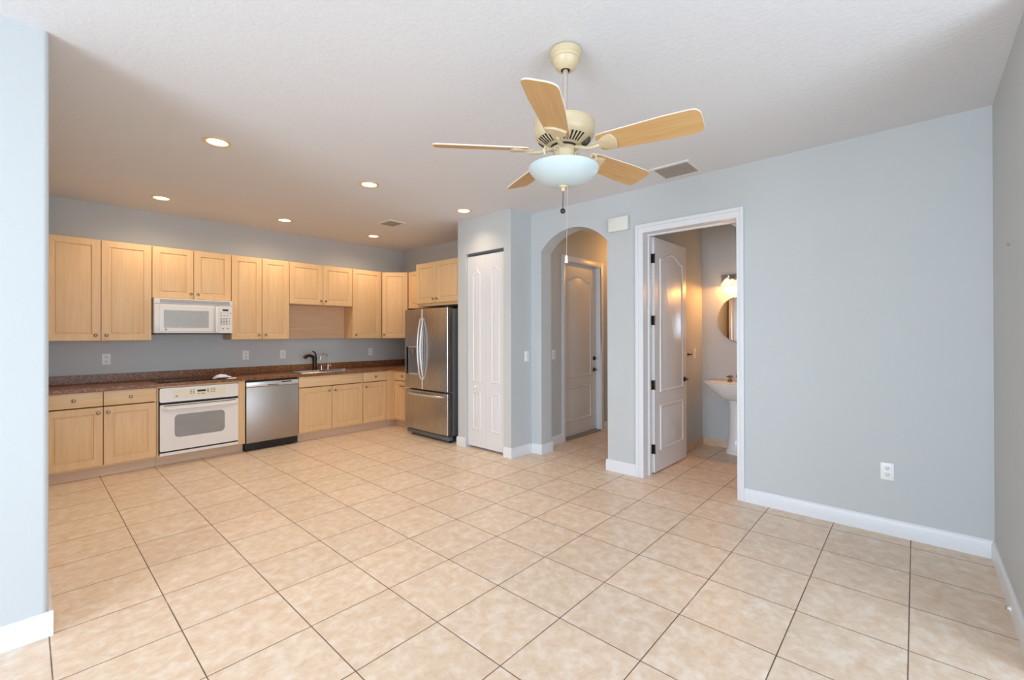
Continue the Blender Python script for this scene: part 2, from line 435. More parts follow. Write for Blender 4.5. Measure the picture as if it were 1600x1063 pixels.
m = MB(); bb_profile(m, (XB, YH), (4.553, YH), (0, -1)); bb_profile(m, (5.557, YH), (6.5, YH), (0, -1)); bb_profile(m, (XB, AY1), (XB, YH), (1, 0))
struct(m.build('baseboard_hall', 'trim'), 'white baseboard in the hall')
m = MB().box(XB, 5.659, 1.948, 1.9595, 0.0005, 0.088).box(5.648, 5.6595, 0.3, 1.947, 0.0005, 0.088)
struct(m.build('baseboard_powder', 'tile_base'), 'tile baseboard in the powder room')

# ---- door casings
def casing(name, parent_label, axis_pts):
    pass
t1 = sgroup('trim_1', 'white casing of the powder room doorway', (0, 0, 0))
m = MB()
def casing_x(m, xf, sgn, yo0, yi0, yi1, yo1, zi, zo, t=0.019):
    """casing on a wall whose face is x=xf, projecting towards sgn"""
    x0, x1 = sorted((xf, xf + sgn * t)); xa, xb = sorted((xf, xf + sgn * t * 0.62))
    m.box(x0, x1, yo0, yo0 + 0.03, 0, zo, 0.003); m.box(xa, xb, yo0 + 0.03, yi0, 0, zi + 0.001, 0.002)
    m.box(x0, x1, yo1 - 0.03, yo1, 0, zo, 0.003); m.box(xa, xb, yi1, yo1 - 0.03, 0, zi + 0.001, 0.002)
    m.box(x0, x1, yo0 + 0.03, yo1 - 0.03, zo - 0.03, zo, 0.003); m.box(xa, xb, yo0 + 0.03, yo1 - 0.03, zi, zo - 0.03, 0.002)
casing_x(m, XR, -1, 1.032, 1.087, 1.907, 1.984, 2.323, 2.404)
struct(m.build('casing', 'trim', t1, smooth=False))
m = MB().box(XR, XB, 1.907, 1.925, 0, 2.34).box(XR, XB, 1.07, 1.087, 0, 2.34).box(XR, XB, 1.087, 1.907, 2.323, 2.34)
m.box(4.05, 4.085, 1.895, 1.907, 0, 2.323).box(4.05, 4.085, 1.087, 1.099, 0, 2.323).box(4.05, 4.085, 1.099, 1.895, 2.311, 2.323)
struct(m.build('jamb', 'trim', t1))
t2 = sgroup('trim_2', 'white casing of the hall door', (0, 0, 0))
m = MB()
for x0, x1, z0, z1 in ((4.553, 4.62, 0, 2.375), (5.49, 5.557, 0, 2.375), (4.62, 5.49, 2.30, 2.375)):
    m.box(x0, x1, YH - 0.017, YH, z0, z1, 0.004)
struct(m.build('casing', 'trim', t2))
m = MB().box(4.605, 4.62, YH, YH + 0.14, 0, 2.30).box(5.49, 5.505, YH, YH + 0.14, 0, 2.30).box(4.605, 5.505, YH, YH + 0.14, 2.30, 2.315)
struct(m.build('jamb', 'trim', t2))
struct(MB().box(4.62, 5.49, YH - 0.01, YH + 0.10, 0, 0.018, 0.004).build('threshold', 'threshold', t2))

# ---- panelled doors
def arch_outline(x0, x1, z0, z1, drop, i, y, n=24):
    L = [(x0 + i, y, z0 + i), (x1 - i, y, z0 + i)]
    for k in range(n + 1):
        u = 1 - k / n
        # eyebrow curve: flat shoulders, raised middle
        s = math.sin(PI * min(max((u - 0.07) / 0.86, 0), 1)) ** 1.35
        L.append((x0 + i + (x1 - x0 - 2 * i) * u, y, z1 - drop + drop * s - i))
    return L
def embossed(mb, x0, x1, z0, z1, drop, y=0.0, d=0.007):
    prof = [(0, -0.0002), (0.006, -d), (0.015, -d), (0.024, -0.001), (0.032, -0.001), (0.055, -d * 0.8)]
    mb.rings([arch_outline(x0, x1, z0, z1, drop, i, y + yy) for i, yy in prof])
def lever(parent, x, z, y, sgn=1, name='door_handle'):
    m = MB().lathe([(0.027, 0), (0.027, -0.008), (0.012, -0.012), (0.011, -0.035)], (x, y, z), 20, 'y')
    m.tube([(x, y - 0.035, z), (x + sgn * 0.03, y - 0.045, z + 0.002), (x + sgn * 0.09, y - 0.042, z - 0.004)], [0.011, 0.010, 0.007], 10)
    return m.build(name, 'bronze', parent)

# pantry bifold (door_1), local frame looking at it: x to the viewer's right = -Y
d1 = sgroup('door_1', 'white bifold pantry door with arched panels', (XP + 0.028, PY1 - 0.004, 0.028), -PI / 2)
wl = (PY1 - PY0 - 0.010) / 2
for k in range(2):
    a = k * (wl + 0.002)
    m = MB().box(a, a + wl, 0, 0.03, 0, 2.272, 0.0015, 1)
    cx0, cx1 = (a + 0.085, a + 0.222) if k == 0 else (a + 0.085, a + 0.222)
    embossed(m, cx0, cx1, 0.77, 2.125, 0.06, 0, 0.008); embossed(m, cx0, cx1, 0.20, 0.655, 0.0, 0, 0.008)
    lf = struct(m.build('door_leaf', 'door', d1))
    if k == 0:
        struct(MB().lathe([(0.0105, 0), (0.010, -0.008), (0.009, -0.015), (0.017, -0.02), (0.019, -0.028), (0.014, -0.034), (0.004, -0.036)], (0.155, 0, 0.715), 20, 'y').build('door_knob', 'porcelain', lf))
struct(MB().box(0.0, PY1 - PY0 - 0.008, 0.004, 0.026, 2.287, 2.305).build('track', 'steel_dark', d1))

# powder-room door (door_2): open against the side wall
d2 = sgroup('door_2', 'white panelled powder room door standing open', (4.128, 1.880, 0.012), math.radians(-1.0))
LW = 0.775
m = MB().box(0, LW, 0, 0.035, 0, 2.30, 0.0015, 1)
embossed(m, 0.115, LW - 0.105, 0.775, 2.18, 0.075, 0, 0.011); embossed(m, 0.115, LW - 0.105, 0.20, 0.645, 0.0, 0, 0.011)
lf = struct(m.build('door_leaf', 'door', d2))
struct(lever(lf, LW - 0.055, 0.86, 0, -1)); 
for z in (0.23, 0.855, 1.485, 2.09):
    m = MB().box(-0.003, 0.0, 0.002, 0.033, z - 0.045, z + 0.045); m.tube([(-0.006, -0.004, z - 0.047), (-0.006, -0.004, z + 0.047)], 0.006, 10)
    m.box(-0.034, -0.004, 0.0165, 0.0195, z - 0.045, z + 0.045)
    struct(m.build('hinge', 'bronze', d2))

# hall door (door_3)
d3 = sgroup('door_3', 'white panelled hall door with dark deadbolt and lever', (4.623, YH + 0.07, 0.02))
LW = 0.864
m = MB().box(0, LW, 0, 0.04, 0, 2.272, 0.0015, 1)
embossed(m, 0.13, LW - 0.145, 0.77, 2.13, 0.07, 0, 0.011); embossed(m, 0.13, LW - 0.145, 0.19, 0.645, 0.0, 0, 0.011)
lf = struct(m.build('door_leaf', 'door', d3))
struct(lever(lf, LW - 0.06, 0.842, 0, -1))
struct(MB().lathe([(0.028, 0), (0.027, -0.012), (0.015, -0.016), (0.013, -0.026)], (LW - 0.06, 0, 1.003), 20, 'y').build('deadbolt', 'bronze', lf))

# ================================================================== KITCHEN CABINETS
def panel_door(x0, x1, z0, z1, y=0.0, t=0.02):
    m = MB()
    st = min(0.062, (x1 - x0) * 0.2)
    prof = [(0.0, t), (0.0, 0.003), (0.003, 0.0), (st, 0.0), (st + 0.005, 0.008), (st + 0.013, 0.008), (st + 0.017, 0.0035), (st + 0.036, 0.0)]
    R = lambda i, yy: [(x0 + i, y + yy, z0 + i), (x1 - i, y + yy, z0 + i), (x1 - i, y + yy, z1 - i), (x0 + i, y + yy, z1 - i)]
    m.rings([R(i, yy) for i, yy in prof], True, True)
    return m
def knob(parent, x, z, y=0.0):
    return MB().lathe([(0.007, 0), (0.006, -0.010), (0.0075, -0.014), (0.0145, -0.018), (0.0155, -0.022), (0.012, -0.027), (0.005, -0.029)], (x, y, z), 16, 'y').build('knob', 'nickel', parent)
GAP = 0.0025
def door(parent, x0, x1, z0, z1, kx=None, kz=None):
    d = panel_door(x0 + GAP, x1 - GAP, z0 + GAP, z1 - GAP).build('door', 'maple', parent)
    if kx is not None: knob(d, kx, kz)
    return d
def drawer(parent, x0, x1, z0, z1, kx=None, name='drawer'):
    m = MB().box(x0 + GAP, x1 - GAP, 0, 0.02, z0 + GAP, z1 - GAP, 0.003, 2)
    d = m.build(name, 'maple_h', parent)
    if kx is not None: knob(d, kx, (z0 + z1) / 2)
    return d

UZ0, UZ1 = 1.307, 2.32
def wall_cab(label, x0, x1, z0, z1, doors, loc, rotz=0.0, depth=0.325, below=0.0):
    """doors: list of (x0, x1, knob_x); local y=0 is the door face"""
    c = thing('wall_cabinet', label, 'cabinet', loc, rotz)
    MB().box(x0, x1, 0.021, depth, z0, z1, 0.001, 1).build('body', 'maple', c)
    for a, b, kx in doors: door(c, a, b, z0 + below, z1, kx, z0 + below + 0.056)
    return c
YU = 6.02
wall_cab('tall maple wall cabinet with two doors between the microwave and the pale blue wall', 0.118, 0.914, UZ0, UZ1, [(0.118, 0.515, 0.475), (0.515, 0.914, 0.555)], (0, YU, 0))
wall_cab('short maple wall cabinet directly above the white microwave', 0.916, 1.656, 1.764, UZ1, [(0.916, 1.286, 1.257), (1.286, 1.656, 1.322)], (0, YU, 0))
wall_cab('tall maple wall cabinet with two narrow doors beside the microwave, above the dishwasher', 1.658, 2.318, UZ0, UZ1, [(1.658, 1.992, 1.953), (1.992, 2.318, 2.030)], (0, YU, 0))
cs = wall_cab('short maple wall cabinet over the sink, with bare wood panel below it', 2.320, 3.194, 1.768, UZ1, [(2.320, 2.760, 2.728), (2.760, 3.194, 2.792)], (0, YU, 0))
o = MB().box(2.321, 3.193, 0.25, 0.325, 1.312, 1.767).build('back_panel', 'maple_panel', cs); o['label'] = 'bare pinkish wood panel against the wall'
wall_cab('tall maple wall cabinet with a single door between the bare wood panel and corner', 3.196, 3.672, UZ0, UZ1, [(3.196, 3.655, 3.240)], (0, YU, 0))
# diagonal corner wall cabinet
c = thing('wall_cabinet', 'angled corner maple wall cabinet where the two runs meet', 'cabinet', (0, 0, 0))
A = Vector((3.678, 6.034)); B = Vector((3.955, 5.757)); dv = (B - A).normalized(); nv = Vector((-dv.y, dv.x))
if nv.x < 0: nv = -nv
A2 = A + nv * 0.021; B2 = B + nv * 0.021
MB().prism([tuple(A2), tuple(B2), (XK - 0.005, 5.757), (XK - 0.005, YK - 0.005), (3.678, YK - 0.005)], UZ0, UZ1, 'z').build('body', 'maple', c)
L = (B - A).length
dd = panel_door(0.003, L - 0.003, UZ0 + GAP, UZ1 - GAP)
mt = Matrix.Translation((A.x, A.y, 0)) @ Matrix.Rotation(math.atan2(dv.y, dv.x), 4, 'Z')
d = dd.xform(mt).build('door', 'maple', c)
kb = MB().lathe([(0.007, 0), (0.006, -0.010), (0.0075, -0.014), (0.0145, -0.018), (0.0155, -0.022), (0.012, -0.027), (0.005, -0.029)], (0.04, 0, UZ0 + 0.056), 16, 'y').xform(mt)
kb.build('knob', 'nickel', d)
# side wall: shallow one, then the deep one over the refrigerator
wall_cab('small shallow maple wall cabinet between the angled corner cabinet and the cabinet over the refrigerator', 0.0, 0.618, 1.756, UZ1, [(0.0, 0.309, None), (0.309, 0.618, None)], (3.965, 5.753, 0), -PI / 2)
wall_cab('deep maple wall cabinet with two doors directly above the stainless refrigerator', 0.0, 0.945, 1.748, 2.335, [(0.0, 0.435, 0.395), (0.435, 0.93, 0.475)], (3.66, 5.130, 0), -PI / 2, 0.625, 0.035)

# ---- base cabinets
BZ0, BZT = 0.115, 0.832
YB = 5.765
def carcass(c, x0, x1, ztop=BZT, depth=0.58, toe=True, mat='maple', rail=True, toe0=0.0, toe1=0.0):
    m = MB(); t = 0.016
    m.box(x0, x0 + t, 0.02, depth, 0.10, ztop); m.box(x1 - t, x1, 0.02, depth, 0.10, ztop)
    m.box(x0 + t, x1 - t, 0.02, depth, 0.10, 0.116); m.box(x0 + t, x1 - t, depth - 0.01, depth, 0.116, ztop)
    if rail:
        m.box(x0 + t, x1 - t, 0.02, 0.04, ztop - 0.03, ztop)
    m.build('body', mat, c)
    if toe: MB().box(x0 + toe0, x1 + toe1, 0.085, 0.100, 0, 0.10).build('toe_kick', 'toe', c)
bc = thing('base_cabinet', 'maple base cabinet with two drawers and two doors beside the wall oven', 'cabinet', (0, YB, 0))
carcass(bc, 0.102, 0.914)
drawer(bc, 0.105, 0.510, 0.682, 0.828, 0.306); drawer(bc, 0.510, 0.914, 0.682, 0.828, 0.711)
door(bc, 0.105, 0.510, BZ0, 0.677, 0.474, 0.623); door(bc, 0.510, 0.914, BZ0, 0.677, 0.545, 0.623)
oc = thing('base_cabinet', 'maple base cabinet framing the white built-in oven under the cooktop', 'cabinet', (0, YB, 0))
carcass(oc, 0.916, 1.726, rail=False)
MB().box(0.932, 1.650, 0.0, 0.02, 0.812, BZT).build('top_rail', 'maple_h', oc)
MB().box(1.652, 1.726, 0.0, 0.02, 0.10, BZT, 0.001, 1).build('stile', 'maple', oc)
sc_ = thing('base_cabinet', 'maple sink base cabinet with a long false drawer front over two doors', 'cabinet', (0, YB, 0))
carcass(sc_, 2.330, 3.211)
drawer(sc_, 2.332, 3.211, 0.690, 0.830, None, 'false_front')
door(sc_, 2.332, 2.766, BZ0, 0.685, 2.724, 0.625); door(sc_, 2.766, 3.211, BZ0, 0.685, 2.806, 0.625)
nc = thing('base_cabinet', 'narrow maple base cabinet with one drawer over one door, beside the sink base', 'cabinet', (0, YB, 0))
carcass(nc, 3.213, 3.700, toe1=0.073)
drawer(nc, 3.214, 3.592, 0.690, 0.830, 3.403); door(nc, 3.214, 3.592, BZ0, 0.685, 3.255, 0.625)
MB().box(3.594, 3.688, 0.004, 0.02, 0.10, BZT).build('corner_filler', 'maple', nc)
rc = thing('base_cabinet', 'maple base cabinet along the side wall between the corner and refrigerator', 'cabinet', (3.69, 5.783, 0), -PI / 2)
carcass(rc, 0.0, 0.565, toe0=-0.083)
MB().box(0.0, 0.068, 0.0, 0.02, 0.10, BZT).build('corner_filler', 'maple', rc)
drawer(rc, 0.070, 0.500, 0.690, 0.830, 0.285); door(rc, 0.070, 0.285, BZ0, 0.685, 0.252, 0.615); door(rc, 0.285, 0.500, BZ0, 0.685, 0.318, 0.615)
MB().box(0.502, 0.565, 0.0, 0.02, 0.10, BZT).build('stile', 'maple', rc)

# ---- granite worktop, L-shaped, with cut-out for the sink
CT0, CT1 = 0.833, 0.864
wt = thing('granite_worktop', 'brown speckled granite worktop in an L along the kitchen wall', 'countertop', (0, 0, 0))
YC = 5.738; CY1 = YK - 0.001
SX0, SX1, SY0, SY1 = 2.41, 3.17, 5.83, 6.25
m = MB()
def cell(x0, x1, y0, y1): m.box(x0, x1, y0, y1, CT0, CT1)
cell(0.078, SX0, YC, CY1); cell(SX1, XK - 0.001, YC, CY1); cell(SX0, SX1, YC, SY0); cell(SX0, SX1, SY1, CY1)
cell(3.665, XK - 0.001, 5.222, YC)
m.build('slab', 'granite', wt)
m = MB().box(0.078, XK - 0.021, CY1 - 0.02, CY1, CT1, 0.953, 0.002, 1).box(XK - 0.021, XK - 0.001, 5.222, CY1, CT1, 0.953, 0.002, 1)
m.build('backsplash', 'granite', wt)

# ================================================================== APPLIANCES
def badge(parent, x, z, y, r=0.011):
    b = MB().lathe([(r, 0), (r, -0.0012), (r * 0.9, -0.002)], (x, y, z), 20, 'y').build('badge', 'steel_dark', parent)
    cu = bpy.data.curves.new('badge_text', 'FONT'); cu.body = 'GE'; cu.size = r * 1.15; cu.align_x = 'CENTER'; cu.align_y = 'CENTER'; cu.extrude = 0.0004
    to = bpy.data.objects.new('tmp_text', cu); COL.objects.link(to)
    dg = bpy.context.evaluated_depsgraph_get(); me = bpy.data.meshes.new_from_object(to.evaluated_get(dg))
    bpy.data.objects.remove(to); me.materials.clear(); me.materials.append(MT['white_plastic'])
    o = bpy.data.objects.new('badge_lettering', me); COL.objects.link(o); o.parent = b
    o.rotation_euler = (PI / 2, 0, 0); o.location = (x, y - 0.0026, z)
    return b

# built-in oven
ov = thing('wall_oven', 'white built-in oven with cream control strip under the black cooktop', 'oven', (0, 5.745, 0))
OX0, OX1 = 0.935, 1.649
MB().box(OX0 + 0.004, OX1 - 0.004, 0.012, 0.56, 0.125, 0.808).build('body', 'dark', ov)
m = MB().prism(rrect(OX0, OX1, 0.665, 0.811, 0.018), -0.004, 0.012, 'y')
cp = m.build('control_panel', 'bisque', ov)
MB().box(1.050, 1.525, -0.0065, -0.0045, 0.703, 0.785, 0.001, 1).build('control_strip', 'cream_plastic', cp)
MB().box(1.258, 1.335, -0.008, -0.0066, 0.752, 0.772).build('display', 'black', cp)
for cx, cz in [(1.20, .775), (1.225, .775), (1.20, .758), (1.225, .758), (1.20, .741), (1.225, .741), (1.27, .730), (1.30, .730), (1.318, .730), (1.355, .772), (1.355, .757), (1.355, .742), (1.39, .775), (1.415, .775), (1.39, .758), (1.415, .758), (1.39, .741), (1.415, .741)]:
    MB().box(cx - 0.009, cx + 0.009, -0.0074, -0.0066, cz - 0.005, cz + 0.005).build('button', 'grey_mark', cp)
badge(cp, 1.075, 0.722, -0.0066, 0.010)
dr = MB().prism(rrect(OX0 + 0.002, OX1 - 0.002, 0.160, 0.640, 0.010), -0.012, 0.012, 'y').build('door', 'bisque', ov)
MB().prism(rrect(1.058, 1.512, 0.292, 0.530, 0.040), -0.0145, -0.0125, 'y').build('door_window', 'oven_glass', dr)
m = MB().box(OX0 + 0.005, OX1 - 0.005, -0.016, -0.012, 0.566, 0.640, 0.002, 1)
m.tube([(OX0 + 0.03, -0.016, 0.598), (OX0 + 0.06, -0.042, 0.598), (1.292, -0.048, 0.598), (OX1 - 0.06, -0.042, 0.598), (OX1 - 0.03, -0.016, 0.598)], 0.015, 14)
o = m.build('door_handle', 'bisque', dr)
MB().box(OX0 + 0.03, OX1 - 0.03, -0.0175, -0.0162, 0.6255, 0.633).build('vent_gap_strip', 'black', dr)  # raised black strip stands for the shade in the vent gap
MB().box(OX0, OX1, -0.004, 0.012, 0.112, 0.142, 0.003, 1).build('bottom_trim', 'bisque', ov)

# microwave
mw = thing('microwave', 'white over-the-range microwave under the short wall cabinet', 'microwave', (0, 5.95, 0))
MX0, MX1, MZ0, MZ1 = 0.922, 1.650, 1.384, 1.758
MB().box(MX0, MX1, 0.022, 0.39, MZ0, MZ1 + 0.003).build('body', 'bisque', mw)
m = MB().box(MX0, MX1, 0.0, 0.021, 1.703, MZ1, 0.003, 1)
gr = m.build('vent_grille', 'bisque', mw)
m = MB()
for k in range(7): m.box(MX0 + 0.05, MX1 - 0.03, -0.0015, 0.0, 1.712 + k * 0.0058, 1.7145 + k * 0.0058)
m.build('vent_slats', 'grey_mark', gr)
dr = MB().box(MX0, 1.472, 0.0, 0.021, MZ0, 1.699, 0.004, 2).build('door', 'bisque', mw)
MB().box(0.968, 1.455, -0.003, 0.0, 1.405, 1.680, 0.002, 1).build('door_frame', 'bisque', dr)
MB().box(1.004, 1.411, -0.005, -0.0031, 1.445, 1.634, 0.001, 1).build('door_window', 'micro_glass', dr)
MB().box(1.474, 1.505, -0.022, 0.021, 1.392, 1.692, 0.008, 3).build('handle', 'white_plastic', dr)
badge(dr, 1.022, 1.424, -0.0032, 0.010)
cp = MB().box(1.507, MX1, 0.0, 0.021, MZ0, 1.699, 0.003, 1).build('control_panel', 'bisque', mw)
MB().box(1.548, 1.606, -0.0015, 0.0, 1.642, 1.662).build('display', 'black', cp)
for r_, zz in enumerate((1.615, 1.585)):
    for k in range(4 - r_): MB().box(1.525 + k * 0.032, 1.543 + k * 0.032, -0.0012, 0.0, zz, zz + 0.007).build('button', 'grey_mark', cp)
for r_ in range(5):
    for k in range(3): MB().box(1.528 + k * 0.026, 1.545 + k * 0.026, -0.0012, 0.0, 1.482 + r_ * 0.017, 1.492 + r_ * 0.017).build('button', 'grey_mark', cp)
for r_ in range(3): MB().box(1.610, 1.624, -0.0012, 0.0, 1.488 + r_ * 0.03, 1.500 + r_ * 0.03).build('button', 'grey_mark', cp)
for k in range(2): MB().box(1.545 + k * 0.05, 1.562 + k * 0.05, -0.0012, 0.0, 1.432, 1.444).build('button', 'grey_mark', cp)
MB().box(MX0 + 0.02, MX1 - 0.02, 0.03, 0.36, MZ0 - 0.012, MZ0 - 0.001).build('bottom_filter', 'dark', mw)

# dishwasher
dw = thing('dishwasher', 'stainless steel dishwasher between the oven and sink cabinet', 'dishwasher', (0, 5.745, 0))
DX0, DX1 = 1.732, 2.324
MB().box(DX0 + 0.003, DX1 - 0.003, 0.03, 0.58, 0.012, 0.826).build('body', 'black', dw)
MB().box(DX0 + 0.002, DX1 - 0.002, 0.0, 0.029, 0.098, 0.748, 0.004, 2).build('door', 'steel_satin', dw)
cp = MB().box(DX0 + 0.002, DX1 - 0.002, -0.002, 0.029, 0.751, 0.808, 0.003, 2).build('control_panel', 'satin', dw)
MB().box(2.118, 2.236, -0.0035, -0.002, 0.785, 0.797).build('display', 'black', cp)
MB().box(1.963, 2.085, -0.0035, -0.002, 0.758, 0.767).build('handle_pocket', 'dark', cp)
MB().box(DX0 - 0.002, DX1 - 0.03, 0.06, 0.075, 0.0, 0.09).build('toe_panel', 'black', dw)

# refrigerator
fr = thing('refrigerator', 'stainless french door refrigerator with ice dispenser beside the pantry', 'refrigerator', (3.525, 5.200, 0), -PI / 2)
FW = 0.912
MB().box(0.004, FW - 0.004, 0.085, 0.72, 0.085, 1.690, 0.004, 2).build('cabinet_body', 'steel_dark', fr)
def bowed(x0, x1, z0, z1, bow=0.012, n=10):
    """door front slightly curved across its width"""
    m = MB(); lo = []; 
    prof = [(x0 + (x1 - x0) * k / n, -bow * (1 - ((x0 + (x1 - x0) * k / n - FW / 2) / (FW / 2)) ** 2)) for k in range(n + 1)]
    poly = [(x0, 0.075)] + [(x0, prof[0][1] + 0.006), (x0 + 0.004, prof[0][1])] + prof[1:-1] + [(x1 - 0.004, prof[-1][1]), (x1, prof[-1][1] + 0.006), (x1, 0.075)]
    return m.prism(poly, z0, z1, 'z')
ld = bowed(0.0, FW / 2 - 0.052, 0.645, 1.700).build('door', 'steel', fr)
rd = bowed(FW / 2 - 0.047, FW, 0.645, 1.700).build('door', 'steel', fr)
fd = bowed(0.0, FW, 0.105, 0.622).build('freezer_drawer', 'steel', fr)
XS = FW / 2 - 0.05
for parent, hx in ((ld, XS - 0.028), (rd, XS + 0.030)):
    pts = [(hx, -0.012 - 0.055 * math.sin(PI * k / 16) ** 0.8, 0.775 + (1.575 - 0.775) * k / 16) for k in range(17)]
    MB().tube(pts, [0.008] + [0.012] * 15 + [0.008], 12).build('handle', 'satin', parent)
pts = [(0.10 + 0.74 * k / 14, -0.014 - 0.045 * math.sin(PI * k / 14) ** 0.6, 0.578 - 0.0 * k) for k in range(15)]
MB().tube(pts, [0.010] + [0.016] * 13 + [0.010], 12).build('handle', 'satin', fd)
ds = MB().box(0.070, 0.335, -0.020, -0.008, 0.828, 1.205, 0.004, 2).build('dispenser_frame', 'satin', ld)
MB().box(0.072, 0.118, -0.024, -0.020, 0.832, 1.201, 0.002, 1).build('dispenser_panel', 'black_glass', ds)
MB().box(0.132, 0.322, -0.0225, -0.0202, 0.850, 1.190).build('dispenser_recess', 'steel_dark', ds)
MB().box(0.185, 0.250, -0.040, -0.0226, 1.10, 1.175, 0.006, 2).build('dispenser_spout', 'steel', ds)
MB().box(0.01, FW - 0.01, 0.030, 0.10, 0.030, 0.082, 0.006, 2).build('kick_plate', 'steel_dark', fr)
for fx in (0.07, FW - 0.07): MB().lathe([(0.022, 0.0), (0.024, 0.006), (0.012, 0.012), (0.012, 0.06)], (fx, 0.10, 0), 14).build('foot', 'black', fr)
for fx in (0.07, FW - 0.07): MB().lathe([(0.022, 0.0), (0.024, 0.006), (0.012, 0.012), (0.012, 0.09)], (fx, 0.62, 0), 14).build('foot', 'black', fr)
for hx in (0.05, FW - 0.05): MB().box(hx - 0.035, hx + 0.035, 0.03, 0.14, 1.702, 1.722, 0.005, 2).build('hinge_cover', 'black', fr)

# cooktop
ct = thing('cooktop', 'black glass cooktop set in the granite above the oven', 'cooktop', (0, 0, CT1 + 0.0005))
MB().box(0.926, 1.642, 5.785, 6.20, 0.0, 0.006, 0.002, 1).build('glass_top', 'black_glass', ct)
for x, y, r in ((1.09, 5.90, .075), (1.09, 6.09, .095), (1.47, 5.90, .095), (1.47, 6.09, .075)):
    MB().lathe([(r - 0.003, 0.0061), (r - 0.003, 0.0066), (r, 0.0066), (r, 0.0061)], (x, y, 0), 40, cap0=False, cap1=False).build('burner_ring', 'steel_dark', ct)
# crumpled white packet lying on the cooktop
m = MB(); rnd = random.Random(3); loops = []
for j, (y, ph) in enumerate(((0.0, 0.35), (0.02, 0.9), (0.05, 1.0), (0.08, 0.8), (0.10, 0.3))):
    loops.append([])
for k in range(13):
    x = 0.0 + 0.175 * k / 12; h = 0.045 * (math.sin(PI * k / 12) ** 0.5) * (1.15 - 0.55 * k / 12) + rnd.uniform(-0.006, 0.006) + 0.004
    L = []
    for a in range(12):
        t = 2 * PI * a / 12; rr = 1 + rnd.uniform(-0.14, 0.14)
        L.append((x + rnd.uniform(-0.003, 0.003), 0.05 + 0.05 * math.cos(t) * rr, max(0.0, h / 2 + h / 2 * math.sin(t) * rr)))
    m.bm.verts.ensure_lookup_table(); loops.append(L)
loops = [l for l in loops if l]
m.loft(loops)
pk = m.build('paper_packet', 'paper', None, sharp=15); pk.location = (1.435, 5.80, CT1 + 0.0072)
tag(pk, 'crumpled white paper packet lying on the black cooktop', 'packet')

# kitchen sink
sk = thing('kitchen_sink', 'stainless double bowl sink set in the granite worktop', 'sink', (0, 0, CT1))
m = MB()
RX0, RX1, RY0, RY1 = 2.375, 3.195, 5.790, 6.285
bowls = ((2.425, 2.775), (2.805, 3.155)); BY0, BY1 = 5.845, 6.165
m.box(RX0, RX1, RY0, BY0, 0.0, 0.006, 0.002, 1); m.box(RX0, RX1, BY1, RY1, 0.0, 0.006, 0.002, 1)
m.box(RX0, bowls[0][0], BY0, BY1, 0, 0.006); m.box(bowls[0][1], bowls[1][0], BY0, BY1, 0, 0.006); m.box(bowls[1][1], RX1, BY0, BY1, 0, 0.006)
m.build('rim', 'steel', sk)
for x0, x1 in bowls:
    m = MB(); prof = [(0, 0.005), (0.004, -0.01), (0.012, -0.14), (0.03, -0.165), (0.10, -0.17)]
    outs = [[(px, py, h) for px, py in rrect(x0 + i, x1 - i, BY0 + i, BY1 - i, max(0.03 - i * 0.1, 0.012))] for i, h in prof]
    m.loft(outs, False, True)
    b = m.build('bowl', 'steel', sk)
    MB().lathe([(0.042, 0), (0.042, 0.003), (0.03, 0.003), (0.012, 0.012), (0.010, 0.028), (0.006, 0.03)], ((x0 + x1) / 2, (BY0 + BY1) / 2, -0.1695), 24).build('strainer', 'chrome', b)
# faucets
ft = thing('kitchen_faucet', 'dark bronze pull-out kitchen faucet at the sink', 'faucet', (2.735, 6.225, CT1 + 0.006))
MB().lathe([(0.036, 0), (0.034, 0.008), (0.030, 0.02), (0.028, 0.10), (0.031, 0.17), (0.028, 0.185), (0.014, 0.197)], (0, 0, 0), 24).build('body', 'bronze', ft)
MB().tube([(0, 0, 0.14), (-0.03, -0.006, 0.19), (-0.075, -0.012, 0.207), (-0.125, -0.018, 0.195), (-0.145, -0.02, 0.168)], [0.021, 0.021, 0.021, 0.024, 0.023], 14).build('spout', 'bronze', ft)
MB().tube([(0.012, 0.004, 0.185), (0.022, 0.006, 0.21), (0.004, 0.0, 0.245), (-0.03, -0.01, 0.262)], [0.012, 0.010, 0.009, 0.008], 12).build('lever', 'bronze', ft)
wd = thing('filter_tap', 'slim chrome gooseneck filter tap beside the bronze faucet', 'tap', (2.925, 6.225, CT1 + 0.006))
gp = [(0, 0, 0.0), (0, 0, 0.15)] + [(-0.055 + 0.055 * math.cos(a), -0.004 + 0.004 * math.cos(a), 0.175 + 0.05 * math.sin(a)) for a in [k * PI / 10 for k in range(11)]] + [(-0.112, -0.008, 0.145)]
MB().tube(gp, 0.0065, 10).lathe([(0.016, 0), (0.016, 0.012), (0.010, 0.02), (0.010, 0.06), (0.0066, 0.065)], (0, 0, 0), 16).build('spout', 'chrome', wd)
MB().tube([(0.009, 0, 0.045), (0.035, -0.005, 0.05), (0.04, -0.006, 0.075)], 0.006, 8).build('lever', 'chrome', wd)
sd = thing('soap_dispenser', 'small chrome soap dispenser between the two sink taps', 'dispenser', (2.83, 6.225, CT1 + 0.006))
MB().lathe([(0.017, 0), (0.016, 0.01), (0.008, 0.016), (0.007, 0.05), (0.011, 0.055), (0.010, 0.066), (0.004, 0.07)], (0, 0, 0), 16).build('pump', 'chrome', sd)
MB().tube([(0, 0, 0.06), (-0.005, -0.02, 0.064), (-0.008, -0.04, 0.056)], 0.0045, 8).build('nozzle', 'chrome', sd)

